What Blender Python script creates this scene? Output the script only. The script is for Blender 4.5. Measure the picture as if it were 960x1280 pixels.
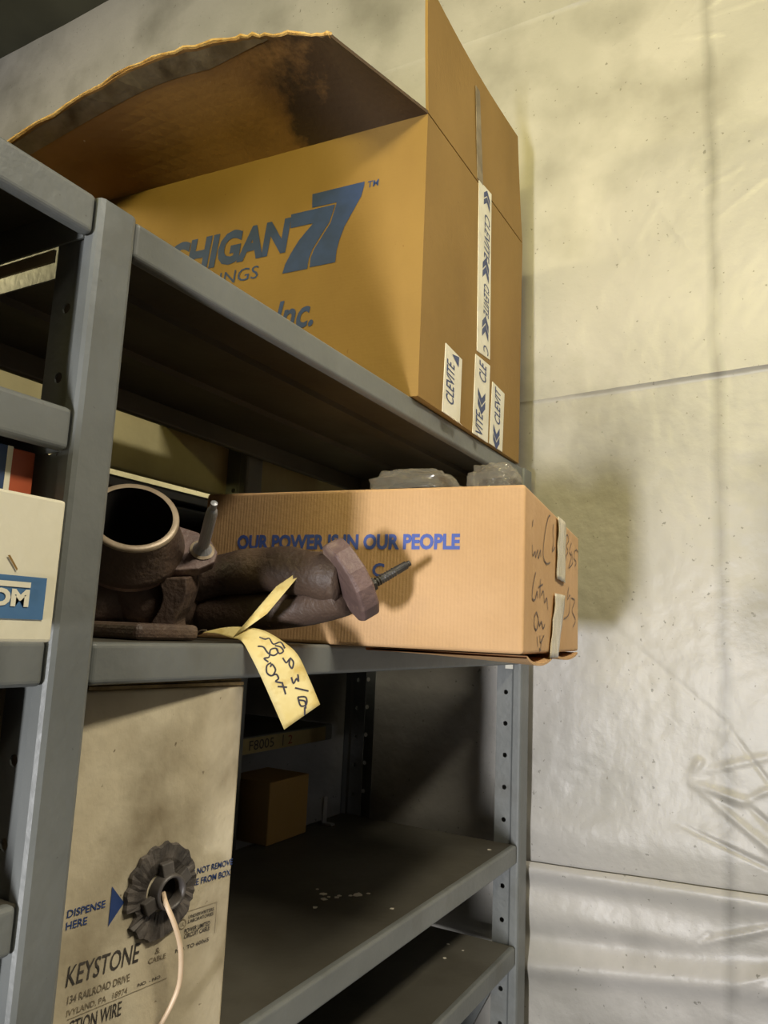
import bpy, bmesh, math, random
from mathutils import Vector, Matrix, noise
random.seed(7)
V = Vector
sc = bpy.context.scene
for o in list(bpy.data.objects): bpy.data.objects.remove(o)
COL = sc.collection

# ---------------------------------------------------------------- camera
CAM_POS = V((0.0, -0.5, 1.5))
RX, UP, FW = V((0.48439, -0.87374, 0.04399)), V((-0.15773, -0.03776, 0.98676)), V((0.86052, 0.48492, 0.1561))
cd = bpy.data.cameras.new('camera'); cam = bpy.data.objects.new('camera', cd); COL.objects.link(cam)
m = Matrix((RX, UP, -FW)).transposed().to_4x4(); m.translation = CAM_POS
cam.matrix_world = m
cd.sensor_fit = 'VERTICAL'; cd.sensor_height = 36.0; cd.lens = 36.0 * 941.08 / 1280
cd.clip_start = 0.01; cd.clip_end = 100
sc.camera = cam

# ---------------------------------------------------------------- world, lights, exposure
w = bpy.data.worlds.new('world'); sc.world = w; w.use_nodes = True
w.node_tree.nodes['Background'].inputs[0].default_value = (0.95, 0.90, 0.66, 1)
w.node_tree.nodes['Background'].inputs[1].default_value = 0.004

def area(name, loc, target, sx, sy, power, color, spread=180):
    l = bpy.data.lights.new(name, 'AREA'); l.shape = 'RECTANGLE'; l.size = sx; l.size_y = sy
    l.energy = power; l.color = color; l.spread = math.radians(spread)
    o = bpy.data.objects.new(name, l); COL.objects.link(o)
    o.location = loc
    o.rotation_euler = (V(target) - V(loc)).to_track_quat('-Z', 'Y').to_euler()
    return o
area('window_daylight', (-3.3, -0.32, 0.75), (1.5, -0.3, 0.95), 0.26, 0.5, 126, (0.99, 0.98, 1.0))
area('aisle_ceiling_lamp', (-1.9, -0.62, 3.22), (1.56, -0.15, 2.70), 1.2, 0.25, 7.2, (1.0, 0.87, 0.32), 55)
area('near_aisle_ceiling_lamp', (0.45, -1.6, 3.40), (0.5, -0.2, 1.0), 1.2, 0.25, 17, (1.0, 0.91, 0.72), 110)
area('rear_aisle_ceiling_lamp', (-0.3, 2.4, 2.6), (1.5, 1.2, 1.8), 1.0, 0.25, 18, (1.0, 0.86, 0.45), 120)

sc.view_settings.view_transform = 'Standard'; sc.view_settings.look = 'None'
sc.view_settings.gamma = 1; sc.view_settings.exposure = 0.35; sc.view_settings.use_curve_mapping = False

# ---------------------------------------------------------------- materials
def hx(h):
    r = []
    for i in (0, 2, 4):
        c = int(h[i:i+2], 16) / 255
        r.append(c / 12.92 if c <= .04045 else ((c + .055) / 1.055) ** 2.4)
    return tuple(r) + (1,)
MATS = {}
def mat(name, c1, c2=None, scale=12, rough=0.6, bump=0.0, bscale=60, metal=0.0, spec=0.5, stretch=(1, 1, 1),
        dirt=None, dscale=5, damt=(0.5, 0.68), flute=None, speck=None, alpha=1.0, trans=0.0, spread=(0.35, 0.65)):
    M = bpy.data.materials.new(name); M.use_nodes = True; MATS[name] = M
    nt = M.node_tree; N = nt.nodes; L = nt.links
    b = N['Principled BSDF']
    b.inputs['Roughness'].default_value = rough; b.inputs['Metallic'].default_value = metal
    b.inputs['Specular IOR Level'].default_value = spec
    b.inputs['Alpha'].default_value = alpha; b.inputs['Transmission Weight'].default_value = trans
    tc = N.new('ShaderNodeTexCoord'); mp = N.new('ShaderNodeMapping'); mp.inputs['Scale'].default_value = stretch
    L.new(tc.outputs['Object'], mp.inputs[0])
    def nz(s, d=6):
        n = N.new('ShaderNodeTexNoise'); n.inputs['Scale'].default_value = s; n.inputs['Detail'].default_value = d
        L.new(mp.outputs[0], n.inputs[0]); return n
    def ramp(src, a, bb, ca, cb):
        r = N.new('ShaderNodeValToRGB'); r.color_ramp.elements[0].position = a; r.color_ramp.elements[1].position = bb
        r.color_ramp.elements[0].color = ca; r.color_ramp.elements[1].color = cb
        L.new(src, r.inputs[0]); return r
    col = None
    c1 = hx(c1); c2 = hx(c2) if c2 else c1
    col = ramp(nz(scale).outputs[0], spread[0], spread[1], c1, c2).outputs[0]
    def mix(fac, cc):
        nonlocal col
        x = N.new('ShaderNodeMix'); x.data_type = 'RGBA'
        L.new(fac, x.inputs[0]); L.new(col, x.inputs[6]); x.inputs[7].default_value = cc; col = x.outputs[2]
    if dirt:
        mix(ramp(nz(dscale, 9).outputs[0], damt[0], damt[1], (0, 0, 0, 1), (.85, .85, .85, 1)).outputs[0], hx(dirt))
    if speck:
        mix(ramp(nz(speck[1], 3).outputs[0], speck[2], speck[2] + .04, (0, 0, 0, 1), (.8, .8, .8, 1)).outputs[0], hx(speck[0]))
    L.new(col, b.inputs['Base Color'])
    h = None
    if bump:
        n = nz(bscale, 8); h = n.outputs[0]; dist = bump
    if flute:                                     # faint corrugation lines
        wv = N.new('ShaderNodeTexWave'); wv.inputs['Scale'].default_value = flute[0]; wv.bands_direction = flute[1]
        wv.inputs['Distortion'].default_value = 0.6
        L.new(tc.outputs['Object'], wv.inputs[0])
        if h is not None:
            ad = N.new('ShaderNodeMath'); ad.operation = 'MULTIPLY_ADD'; L.new(wv.outputs[1], ad.inputs[0]); ad.inputs[1].default_value = flute[2]
            L.new(h, ad.inputs[2]); h = ad.outputs[0]
        else: h = wv.outputs[1]
    if h is not None:
        bp = N.new('ShaderNodeBump'); bp.inputs['Strength'].default_value = 1; bp.inputs['Distance'].default_value = bump
        L.new(h, bp.inputs['Height']); L.new(bp.outputs[0], b.inputs['Normal'])
    return M
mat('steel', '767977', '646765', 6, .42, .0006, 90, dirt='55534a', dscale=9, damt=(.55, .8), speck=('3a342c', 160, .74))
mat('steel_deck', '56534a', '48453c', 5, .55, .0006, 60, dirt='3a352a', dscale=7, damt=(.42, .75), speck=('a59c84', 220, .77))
mat('carton_old', '94743a', '866830', 5, .75, .0007, 120, stretch=(1, 1, .6), dirt='7a5b2c', dscale=3, damt=(.5, .8), flute=(55, 'Z', .06), speck=('7d5826', 130, .73))
mat('carton_stained', 'a37c48', '8f6a3a', 6, .8, .0007, 120, dirt='7a5a30', dscale=6.5, damt=(.5, .70), speck=('c9b48a', 90, .76))
mat('carton_new', 'd0a87a', 'c29a6a', 7, .72, .0006, 130, flute=(75, 'Y', .22), dirt='b98e5c', dscale=4, damt=(.55, .8))
mat('carton_dark', '7a5a34', '6a4c2a', 7, .8, .0005, 120)
mat('carton_edge', 'd9b676', 'b98d4a', 60, .85, .002, 300, stretch=(1, 1, 1))
mat('print_blue', '2b4379', '263c6c', 40, .6)
mat('print_purple', '4a5fae', '4058a0', 40, .6)
mat('marker_black', '2d2a33', '3a3640', 60, .55)
mat('marker_faded', '5a4a44', '6b5748', 90, .6)
mat('tape_white', 'e6e2d2', 'd8d3c0', 25, .35, .0005, 120)
mat('tape_clear', 'e2d9c6', 'cbbfa6', 30, .22, .003, 90, stretch=(3, 3, .6), spec=.6)
mat('tape_text', '3b4a78', '2f3d68', 40, .5)
mat('white_carton', 'e2dcc4', 'd8d0b4', 6, .6, .0004, 90, dirt='c4b890', dscale=5, damt=(.6, .85))
mat('label_blue', '4a739c', '426a92', 30, .5)
mat('box_blue', '2a4064', '26385a', 20, .5)
mat('box_orange', 'b0532e', '9c4626', 20, .5)
mat('dirty_carton', 'd6cbb0', 'bdb094', 9, .8, .0009, 110, stretch=(1, 1, .8), dirt='75664a', dscale=11, damt=(.46, .72), speck=('5d4c34', 120, .72))
mat('dirty_edge', 'a58d5e', '7d6640', 60, .85, .001, 200)
mat('ink', '35312e', '4c463e', 90, .6)
mat('ink_faint', '6d6352', '85785f', 70, .7)
mat('spout_plastic', '57524e', '474340', 30, .45, .0008, 80)
mat('spout_skirt', '5d5650', '3c3733', 60, .6, .002, 90, spread=(.4, .6))
mat('wire', 'ddc4a6', 'cbb08e', 30, .4)
mat('cast_iron', '5a483c', '463831', 20, .55, .0018, 160, dirt='7a6654', dscale=14, damt=(.52, .72), spec=.55)
mat('soot', '1b1714', '12100e', 30, .8)
mat('machined_rim', 'b5a48c', '94826c', 30, .4, .0006, 120, metal=.2)
mat('flange_iron', '76605a', '5f4c48', 22, .55, .0015, 170, dirt='a08a78', dscale=30, damt=(.55, .72))
mat('bolt_steel', 'b4b6bc', '9a9ca2', 30, .35, .0005, 200, metal=.35)
mat('bolt_dark', '55524e', '444240', 30, .45, .0008, 200, metal=.5)
mat('manila', 'e3d193', 'd8c27c', 40, .7, .0003, 120, dirt='c3a555', dscale=60, damt=(.52, .72))
mat('black_plastic', '16161a', '101012', 20, .4)
mat('flake', 'd9d3c4', 'c8c0ae', 60, .7)
mat('dark_hole', '14130f', None, 10, .9)
mat('ceiling', '4a4a3c', '3c3c30', 3, .9)
mat('floor', '4a4740', '3c3a34', 3, .8, .002, 30)
mat('masking', 'b8a878', 'a89868', 20, .7)
mat('wood', 'b5a98c', 'a3967a', 20, .7)
mat('rail_lit_tone', 'a8a07a', '8f8866', 8, .6, .0006, 80)  # paler olive than the steel, standing in for lamplight on the rail
mat('red_ink', '8a3a2a', None, 20, .7)
def add_stain(M):
    nt = M.node_tree; N = nt.nodes; L = nt.links; b = N['Principled BSDF']
    src = b.inputs['Base Color'].links[0].from_socket
    tc = N.new('ShaderNodeTexCoord'); sx = N.new('ShaderNodeSeparateXYZ'); L.new(tc.outputs['Object'], sx.inputs[0])
    n = N.new('ShaderNodeTexNoise'); n.inputs['Scale'].default_value = 9; n.inputs['Detail'].default_value = 9; n.inputs['Roughness'].default_value = .65
    L.new(tc.outputs['Object'], n.inputs[0])
    a = N.new('ShaderNodeMath'); a.operation = 'MULTIPLY_ADD'; L.new(sx.outputs[1], a.inputs[0]); a.inputs[1].default_value = -1.95
    L.new(n.outputs[0], a.inputs[2])
    r = N.new('ShaderNodeValToRGB'); r.color_ramp.elements[0].position = .0; r.color_ramp.elements[1].position = .16
    r.color_ramp.elements[1].color = (.9, .9, .9, 1); L.new(a.outputs[0], r.inputs[0])
    x = N.new('ShaderNodeMix'); x.data_type = 'RGBA'; L.new(r.outputs[0], x.inputs[0]); L.new(src, x.inputs[6]); x.inputs[7].default_value = hx('3a2c1c')
    L.new(x.outputs[2], b.inputs['Base Color'])
add_stain(MATS['carton_stained'])
# wall sheeting: pale plastic with the stud's shading painted in as a dark streak, and fine scuffs
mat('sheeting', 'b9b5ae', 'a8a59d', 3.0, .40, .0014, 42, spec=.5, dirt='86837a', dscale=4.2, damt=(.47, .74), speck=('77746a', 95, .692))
def add_stud_shade(M):
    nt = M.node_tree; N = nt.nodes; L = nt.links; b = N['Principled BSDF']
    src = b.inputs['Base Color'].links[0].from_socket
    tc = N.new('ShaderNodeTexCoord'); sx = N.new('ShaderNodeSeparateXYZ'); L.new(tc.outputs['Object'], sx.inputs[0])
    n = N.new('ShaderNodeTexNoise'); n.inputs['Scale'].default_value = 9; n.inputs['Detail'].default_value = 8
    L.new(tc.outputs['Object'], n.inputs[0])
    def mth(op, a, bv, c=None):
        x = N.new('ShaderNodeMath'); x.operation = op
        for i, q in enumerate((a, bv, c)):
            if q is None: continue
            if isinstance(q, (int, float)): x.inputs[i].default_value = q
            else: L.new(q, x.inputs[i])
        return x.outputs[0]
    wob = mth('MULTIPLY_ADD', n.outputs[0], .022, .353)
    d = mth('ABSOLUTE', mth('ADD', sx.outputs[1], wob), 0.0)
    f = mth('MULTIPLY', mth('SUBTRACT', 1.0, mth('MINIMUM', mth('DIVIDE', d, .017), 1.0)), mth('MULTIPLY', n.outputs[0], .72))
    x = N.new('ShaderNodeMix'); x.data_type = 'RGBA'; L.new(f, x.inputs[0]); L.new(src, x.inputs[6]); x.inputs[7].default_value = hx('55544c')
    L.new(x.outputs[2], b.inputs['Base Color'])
add_stud_shade(MATS['sheeting'])
# clear polythene
M = bpy.data.materials.new('polythene'); M.use_nodes = True; MATS['polythene'] = M
b = M.node_tree.nodes['Principled BSDF']
b.inputs['Base Color'].default_value = hx('9a9484'); b.inputs['Roughness'].default_value = .08
b.inputs['Alpha'].default_value = .34; b.inputs['Specular IOR Level'].default_value = .9

# ---------------------------------------------------------------- helpers
class MB:
    def __init__(s): s.v = []; s.f = []
    def add(s, vs, fs):
        o = len(s.v); s.v += [tuple(x) for x in vs]; s.f += [tuple(i + o for i in f) for f in fs]; return s
    def box(s, x0, x1, y0, y1, z0, z1):
        return s.hexa([(x0, y0, z0), (x1, y0, z0), (x1, y1, z0), (x0, y1, z0), (x0, y0, z1), (x1, y0, z1), (x1, y1, z1), (x0, y1, z1)])
    def hexa(s, p):
        return s.add(p, [(3, 2, 1, 0), (4, 5, 6, 7), (0, 1, 5, 4), (1, 2, 6, 5), (2, 3, 7, 6), (3, 0, 4, 7)])
    def tube(s, pts, rad, n=12, cap=True):
        pts = [V(p) for p in pts]; R = rad if isinstance(rad, (list, tuple)) else [rad] * len(pts)
        t0 = (pts[1] - pts[0]).normalized(); a = V((0, 0, 1)) if abs(t0.z) < .9 else V((1, 0, 0))
        u = t0.cross(a).normalized(); vs = []
        for i, p in enumerate(pts):
            t = (pts[min(i + 1, len(pts) - 1)] - pts[max(i - 1, 0)]).normalized()
            u = (u - t * u.dot(t)).normalized(); v = t.cross(u)
            vs += [p + (u * math.cos(2 * math.pi * k / n) + v * math.sin(2 * math.pi * k / n)) * R[i] for k in range(n)]
        fs = [(i * n + k, i * n + (k + 1) % n, (i + 1) * n + (k + 1) % n, (i + 1) * n + k) for i in range(len(pts) - 1) for k in range(n)]
        if cap: fs += [tuple(range(n))[::-1], tuple((len(pts) - 1) * n + k for k in range(n))]
        return s.add(vs, fs)
    def lathe(s, o, ax, prof, n=32, e=None):       # prof: (radius, height) closed loop optional
        o = V(o); ax = V(ax).normalized(); e1 = (V(e) if e else ax.orthogonal()); e1 = (e1 - ax * e1.dot(ax)).normalized(); e2 = ax.cross(e1)
        vs = [o + ax * h + (e1 * math.cos(2 * math.pi * k / n) + e2 * math.sin(2 * math.pi * k / n)) * r for r, h in prof for k in range(n)]
        fs = [(i * n + k, i * n + (k + 1) % n, (i + 1) * n + (k + 1) % n, (i + 1) * n + k) for i in range(len(prof) - 1) for k in range(n)]
        return s.add(vs, fs)
    def prism(s, poly, off):                       # planar polygon (3d points) extruded by vector
        n = len(poly); off = V(off); p = [V(q) for q in poly]
        return s.add(p + [q + off for q in p], [tuple(range(n))[::-1], tuple(range(n, 2 * n))] + [(i, (i + 1) % n, n + (i + 1) % n, n + i) for i in range(n)])
    def panel(s, p00, p10, p11, p01, t, nu=1, nv=1, disp=None):   # quad sheet of thickness t (normal = (p10-p00) x (p01-p00))
        p00, p10, p11, p01 = map(V, (p00, p10, p11, p01)); n = (p10 - p00).cross(p01 - p00).normalized()
        a = []; bk = []
        for j in range(nv + 1):
            for i in range(nu + 1):
                u, v = i / nu, j / nv
                p = p00.lerp(p10, u).lerp(p01.lerp(p11, u), v)
                if disp: p = p + n * disp(u, v)
                a.append(p); bk.append(p - n * t)
        k = len(a); W = nu + 1; fs = []
        for j in range(nv):
            for i in range(nu):
                q = j * W + i; fs.append((q, q + 1, q + W + 1, q + W)); fs.append((k + q, k + q + W, k + q + W + 1, k + q + 1))
        ring = [i for i in range(nu)] + [j * W + nu for j in range(nv)] + [nv * W + i for i in range(nu, 0, -1)] + [j * W for j in range(nv, 0, -1)]
        for i, q in enumerate(ring):
            q2 = ring[(i + 1) % len(ring)]; fs.append((q2, q, k + q, k + q2))
        return s.add(a + bk, fs)
    def mesh(s, name):
        me = bpy.data.meshes.new(name); me.from_pydata(s.v, [], s.f); me.validate(); me.update(); return me
def link(name, me, material, parent=None, smooth=False, bevel=0, seg=2, solid=0):
    o = bpy.data.objects.new(name, me); COL.objects.link(o)
    if material: me.materials.clear(); me.materials.append(MATS[material])
    if smooth:
        for p in me.polygons: p.use_smooth = True
    if parent is not None:
        o.parent = parent; o.matrix_parent_inverse = Matrix.Translation(BASE[parent.name]).inverted() if parent.name in BASE else Matrix()
    if solid:
        md = o.modifiers.new('solid', 'SOLIDIFY'); md.thickness = solid; md.offset = 0
    if bevel:
        md = o.modifiers.new('bevel', 'BEVEL'); md.width = bevel; md.segments = seg; md.limit_method = 'ANGLE'; md.angle_limit = math.radians(40); md.harden_normals = False
    return o
def put(name, mb, material, parent=None, **k): return link(name, mb.mesh(name), material, parent, **k)
BASE = {}
def thing(name, label, cat, loc, group=None):
    o = bpy.data.objects.new(name, None); COL.objects.link(o); o.location = loc; o.empty_display_size = .05
    BASE[o.name] = V(loc); tag(o, label, cat, group); return o
def tag(o, label, cat, group=None):
    o['label'] = label; o['category'] = cat
    if group: o['group'] = group
    return o
def struct(o): o['kind'] = 'structure'; return o
def inst(src, name, parent, off):                  # a shifted copy that shares mesh data
    o = src.copy(); o.name = name; COL.objects.link(o); o.parent = parent; o.matrix_parent_inverse = src.matrix_parent_inverse.copy(); o.location = V(src.location) + V(off); return o

class Face:                                        # a flat face with metric u, v axes
    def __init__(s, o, pu, pv, out=None):
        s.o = V(o); s.u = (V(pu) - s.o).normalized(); s.v = (V(pv) - s.o).normalized(); s.n = s.u.cross(s.v).normalized()
        if out is not None and s.n.dot(V(out)) < 0: s.n = -s.n
    def at(s, u, v, e=0.0006): return s.o + s.u * u + s.v * v + s.n * e
def text_geo(txt, bold=0.0, shear=0.0, spacing=1.0):
    c = bpy.data.curves.new('t', 'FONT'); c.body = txt; c.size = 1; c.offset = bold; c.shear = shear; c.space_character = spacing; c.resolution_u = 3
    o = bpy.data.objects.new('t', c); COL.objects.link(o)
    me = bpy.data.meshes.new_from_object(o.evaluated_get(bpy.context.evaluated_depsgraph_get()))
    vs = [(v.co.x, v.co.y) for v in me.vertices]; fs = [tuple(p.vertices) for p in me.polygons]
    bpy.data.objects.remove(o); bpy.data.curves.remove(c); bpy.data.meshes.remove(me)
    return vs, fs
def letter(F, txt, p0, px, py, material, parent, bold=0.0, shear=0.0, e=0.0006, name='lettering', clip=None):
    """fit text into the parallelogram p0 (lower left), px (lower right), py (upper left), all in face u, v"""
    vs, fs = text_geo(txt, bold, shear)
    x0, x1 = min(a for a, b in vs), max(a for a, b in vs); y0, y1 = min(b for a, b in vs), max(b for a, b in vs)
    mb = MB(); out = []
    for a, b in vs:
        s, t = (a - x0) / (x1 - x0), (b - y0) / (y1 - y0)
        out.append(F.at(p0[0] + (px[0] - p0[0]) * s + (py[0] - p0[0]) * t, p0[1] + (px[1] - p0[1]) * s + (py[1] - p0[1]) * t, e))
    mb.add(out, fs); return put(name, mb, material, parent)
def poly(F, pts, material, parent, name='print', e=0.0006):
    return put(name, MB().add([F.at(a, b, e) for a, b in pts], [tuple(range(len(pts)))]), material, parent)
def smooth_line(pts, n=4):
    P = [V(p) for p in pts]; out = []
    for i in range(len(P) - 1):
        a, b, c, d = P[max(i - 1, 0)], P[i], P[i + 1], P[min(i + 2, len(P) - 1)]
        for k in range(n):
            t = k / n; out.append(.5 * ((2 * b) + (c - a) * t + (2 * a - 5 * b + 4 * c - d) * t * t + (3 * b - a - 3 * c + d) * t ** 3))
    return out + [P[-1]]
def ribbon(mb, pts, nrm, wd):                      # flat pen stroke along 3d points
    nrm = V(nrm); P = smooth_line(pts); vs = []
    for i, p in enumerate(P):
        t = (P[min(i + 1, len(P) - 1)] - P[max(i - 1, 0)])
        s = t.cross(nrm).normalized() * wd / 2
        vs += [p + s, p - s]
    mb.add(vs, [(2 * i, 2 * i + 1, 2 * i + 3, 2 * i + 2) for i in range(len(P) - 1)])

# ---------------------------------------------------------------- setting
WX = 1.56
creases = [  # (y0,z0,y1,z1,height,width)
    (-.2741, 2.7966, -.4788, 2.90, .004, .004), (-.2741, 2.7966, -.3936, 2.7712, .003, .004), (-.24, 2.83, -.36, 2.97, .003, .004),
    (-.356, 2.8216, -.4788, 2.825, .003, .004), (-.356, 2.8216, -.44, 2.92, .003, .004), (-.30, 2.80, -.42, 2.98, .003, .004),
    (-.2737, 1.1769, -.4448, 1.12, -.006, .004), (-.2959, 1.2512, -.3896, 1.2288, .006, .010), (-.3896, 1.2288, -.4489, 1.2648, .005, .005),
    (-.3896, 1.2288, -.4468, 1.18, -.006, .006), (-.30, 1.25, -.44, 1.15, .004, .008), (-.2881, .9696, -.4517, 1.037, .008, .007), (-.29, 0.965, -.33, 0.995, -.004, .004),
    (-.3557, .922, -.4394, .965, .006, .007), (-.3957, .9087, -.46, .94, .005, .005), (-.30, 1.262, -.32, 1.29, .004, .008), (-.30, 1.262, -.43, 1.31, .003, .008),
    (-.1181, 1.5652, -.36, 1.3657, -.0012, .004), (-.36, 1.3657, -.4491, 1.2416, -.003, .004),
    (-.08, 2.58, -.18, 2.30, .0012, .008), (-.20, 2.52, -.33, 2.28, .0012, .008), (-.12, 2.2, -.26, 2.42, .001, .01), (-.06, 2.7, -.2, 2.72, .001, .006),
    (-.32, 2.42, -.42, 2.46, .0015, .005), (-.36, 2.35, -.46, 2.42, .0015, .006), (-.02, 1.90, -.10, 1.91, -.001, .003)]
def sheet_h(y, z, amp=1.0):
    h = .006 * noise.noise(V((y * 3.1, z * 2.3, 3.7))) + .0025 * noise.noise(V((y * 9, z * 7, 1.2))) + .0006 * noise.noise(V((y * 40, z * 34, 5)))
    for (a, b, c, d, hh, ww) in creases:
        ex, ez = c - a, d - b; L2 = ex * ex + ez * ez
        t = ((y - a) * ex + (z - b) * ez) / L2
        if -.15 < t < 1.15:
            tt = min(max(t, 0), 1); dd = math.hypot(y - a - ex * tt, z - b - ez * tt)
            ww *= .8
            if dd < 4 * ww: h += .85 * hh * math.exp(-(dd / ww) ** 2) * min(1, .08 + tt * 1.5)
    return h * amp
def lin(a, b, step):
    n = max(1, round((b - a) / step)); return [a + (b - a) * i / n for i in range(n)]
YS = lin(-3.2, -.62, .25) + lin(-.62, -.52, .01) + lin(-.52, -.22, .004) + lin(-.22, .16, .0065) + lin(.16, 3.2, .08) + [3.2]
def zs0(y): return 2.972 + .004 * y
def zs1(y): return 2.0144 - .036 * y
def zs2(y): return 1.0606 - .044 * y
def sheet(zlo, zhi, n, off, edge):
    mb = MB(); vs = []
    for j in range(n + 1):
        for y in YS:
            a, c = zlo(y), zhi(y); t = j / n; z = a + (c - a) * t
            h = sheet_h(y, z) + off + edge(y, z, z - a, c - z)
            vs.append((WX - .012 - h, y, z))
    W = len(YS)
    mb.add(vs, [(j * W + i, (j + 1) * W + i, (j + 1) * W + i + 1, j * W + i + 1) for j in range(n) for i in range(W - 1)])
    return mb
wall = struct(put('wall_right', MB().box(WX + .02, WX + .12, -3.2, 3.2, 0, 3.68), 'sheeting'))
wall['label'] = 'end wall hung with pale plastic sheeting'
CE = 3.68
def e_hem(y, z, dl, dh): return .0055 * math.exp(-(dh / .004) ** 2) * (1 - .6 * math.tanh((y + .1) * 8)) if dh > -1 else 0
def e_low(y, z, dl, dh):                           # folded, sagging top hem and a belly lower down
    return .012 * math.exp(-((dh - .012) / .022) ** 2) * (1 if dh > .004 else .3) + .012 * math.exp(-((z - .885 + .15 * (y + .1)) / .022) ** 2) - .006 * math.exp(-((z - .935 + .12 * (y + .1)) / .02) ** 2) + .006 * math.exp(-((z - .985 - .06 * y) / .03) ** 2)
def e_m2(y, z, dl, dh): return e_hem(y, z, dl, dh) + .008 * math.exp(-((dl - .09) / .05) ** 2) - .010 * math.exp(-(dl / .02) ** 2)
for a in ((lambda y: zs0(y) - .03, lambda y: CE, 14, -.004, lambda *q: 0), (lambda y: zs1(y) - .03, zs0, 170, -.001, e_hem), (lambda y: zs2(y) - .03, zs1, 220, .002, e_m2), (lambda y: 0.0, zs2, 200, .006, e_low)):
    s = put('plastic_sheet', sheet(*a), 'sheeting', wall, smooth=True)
struct(put('floor', MB().box(-4.5, WX + .12, -3.2, 3.2, -.1, 0), 'floor'))
struct(put('ceiling', MB().box(-4.5, WX + .12, -3.2, 3.2, CE, CE + .1), 'ceiling'))

# ---------------------------------------------------------------- steel shelving
unit = thing('steel_shelving_unit', 'grey steel shelving unit with two bays standing against the end wall', 'shelving', (.4, .2, 0))
def post(x0, x1, y0, sgn, ztop, parent, zb=0.0):
    """open channel post: front face, rounded returns, stepped flanges with a row of holes"""
    mb = MB(); q = lambda yy: y0 + sgn * yy
    prof = [(x0 + .003, .016), (x0, .012), (x0, .002), (x0 + .0012, -.0012), (x0 + .0045, -.003), (x1 - .0045, -.003), (x1 - .0012, -.0012), (x1, .002), (x1, .012), (x1 - .003, .016)]
    n = len(prof)
    mb.add([(x, q(y), z) for z in (zb, ztop) for x, y in prof], [(i, i + 1, n + i + 1, n + i) for i in range(n - 1)])
    mb.add([(x, q(y), ztop) for x, y in prof], [tuple(range(n))])
    P = .0605; z0h = 1.3908 - 40 * P
    for xf in (x0 + .003, x1 - .003):
        k = 0
        zc = z0h
        ys0, ys1, yc, r = .016, .048, .029, .0048
        zcur = zb
        while True:
            zc = z0h + k * P; k += 1
            if zc - P / 2 < zb - 1e-6: continue
            if zc + P / 2 > ztop: break
            a, b = zc - P / 2, zc + P / 2
            if zcur == zb and a > zb: mb.add([(xf, q(ys0), zb), (xf, q(ys1), zb), (xf, q(ys1), a), (xf, q(ys0), a)], [(0, 1, 2, 3)])
            outer = [(ys1, zc), (ys1, b), (yc, b), (ys0, b), (ys0, zc), (ys0, a), (yc, a), (ys1, a)]
            inner = [(yc + r * math.cos(i * math.pi / 4), zc + r * math.sin(i * math.pi / 4)) for i in range(8)]
            vs = [(xf, q(y), z) for y, z in outer + inner]
            mb.add(vs, [(i, (i + 1) % 8, 8 + (i + 1) % 8, 8 + i) for i in range(8)]); zcur = b
        mb.add([(xf, q(ys0), zcur), (xf, q(ys1), zcur), (xf, q(ys1), ztop), (xf, q(ys0), ztop)], [(0, 1, 2, 3)])
    return put('post', mb, 'steel', parent, solid=.0016, smooth=False)
for (a, b_) in ((.3825, .4208), (1.4634, 1.5117), (-.70, -.662)):
    post(a, b_, 0, 1, 1.8445, unit); post(a, b_, .40, -1, 1.8445, unit)
def shelf(x0, x1, zt, parent, y0=0.0, y1=.40, lip=.0345):
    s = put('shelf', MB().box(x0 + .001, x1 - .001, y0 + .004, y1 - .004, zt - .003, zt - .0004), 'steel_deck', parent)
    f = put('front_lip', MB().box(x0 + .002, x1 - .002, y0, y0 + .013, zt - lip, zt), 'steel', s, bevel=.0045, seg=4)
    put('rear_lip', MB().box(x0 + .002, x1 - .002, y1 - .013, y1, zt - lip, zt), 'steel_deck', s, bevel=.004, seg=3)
    for xx in (x0 + .0005, x1 - .0025):
        put('side_lip', MB().box(xx, xx + .002, y0 + .012, y1 - .012, zt - lip, zt - .0008), 'steel', s)
    for k in (.33, .66):                            # stiffening channel under the deck
        yy = y0 + (y1 - y0) * k; put('stiffener', MB().box(x0 + .01, x1 - .01, yy - .015, yy + .015, zt - .012, zt - .003), 'steel_deck', s)
    return s
for z in (1.8455, 1.481, 1.107, .9264, .35): shelf(.4208, 1.4634, z, unit)
for z in (1.8455, 1.6629, 1.4822, 1.2954, .9, .35): shelf(-.662, .3825, z, unit)
put('side_strap', MB().box(.3795, .3815, .046, .34, 1.7965, 1.8075), 'wood', unit)
put('sway_brace', MB().hexa([(1.498, .02, .90), (1.501, .02, .90), (1.501, .045, .90), (1.498, .045, .90), (1.498, .30, .36), (1.501, .30, .36), (1.501, .325, .36), (1.498, .325, .36)]), 'steel', unit)
put('sticker', MB().box(1.4625, 1.4633, .014, .03, 1.437, 1.4452), 'tape_white', unit)
hexb = MB().lathe((1.4665, .029, .9038), (-1, 0, 0), [(0, .005), (.0045, .005), (.0062, .0035), (.0062, 0)], 6)
put('bolt', hexb, 'bolt_steel', unit)

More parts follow.
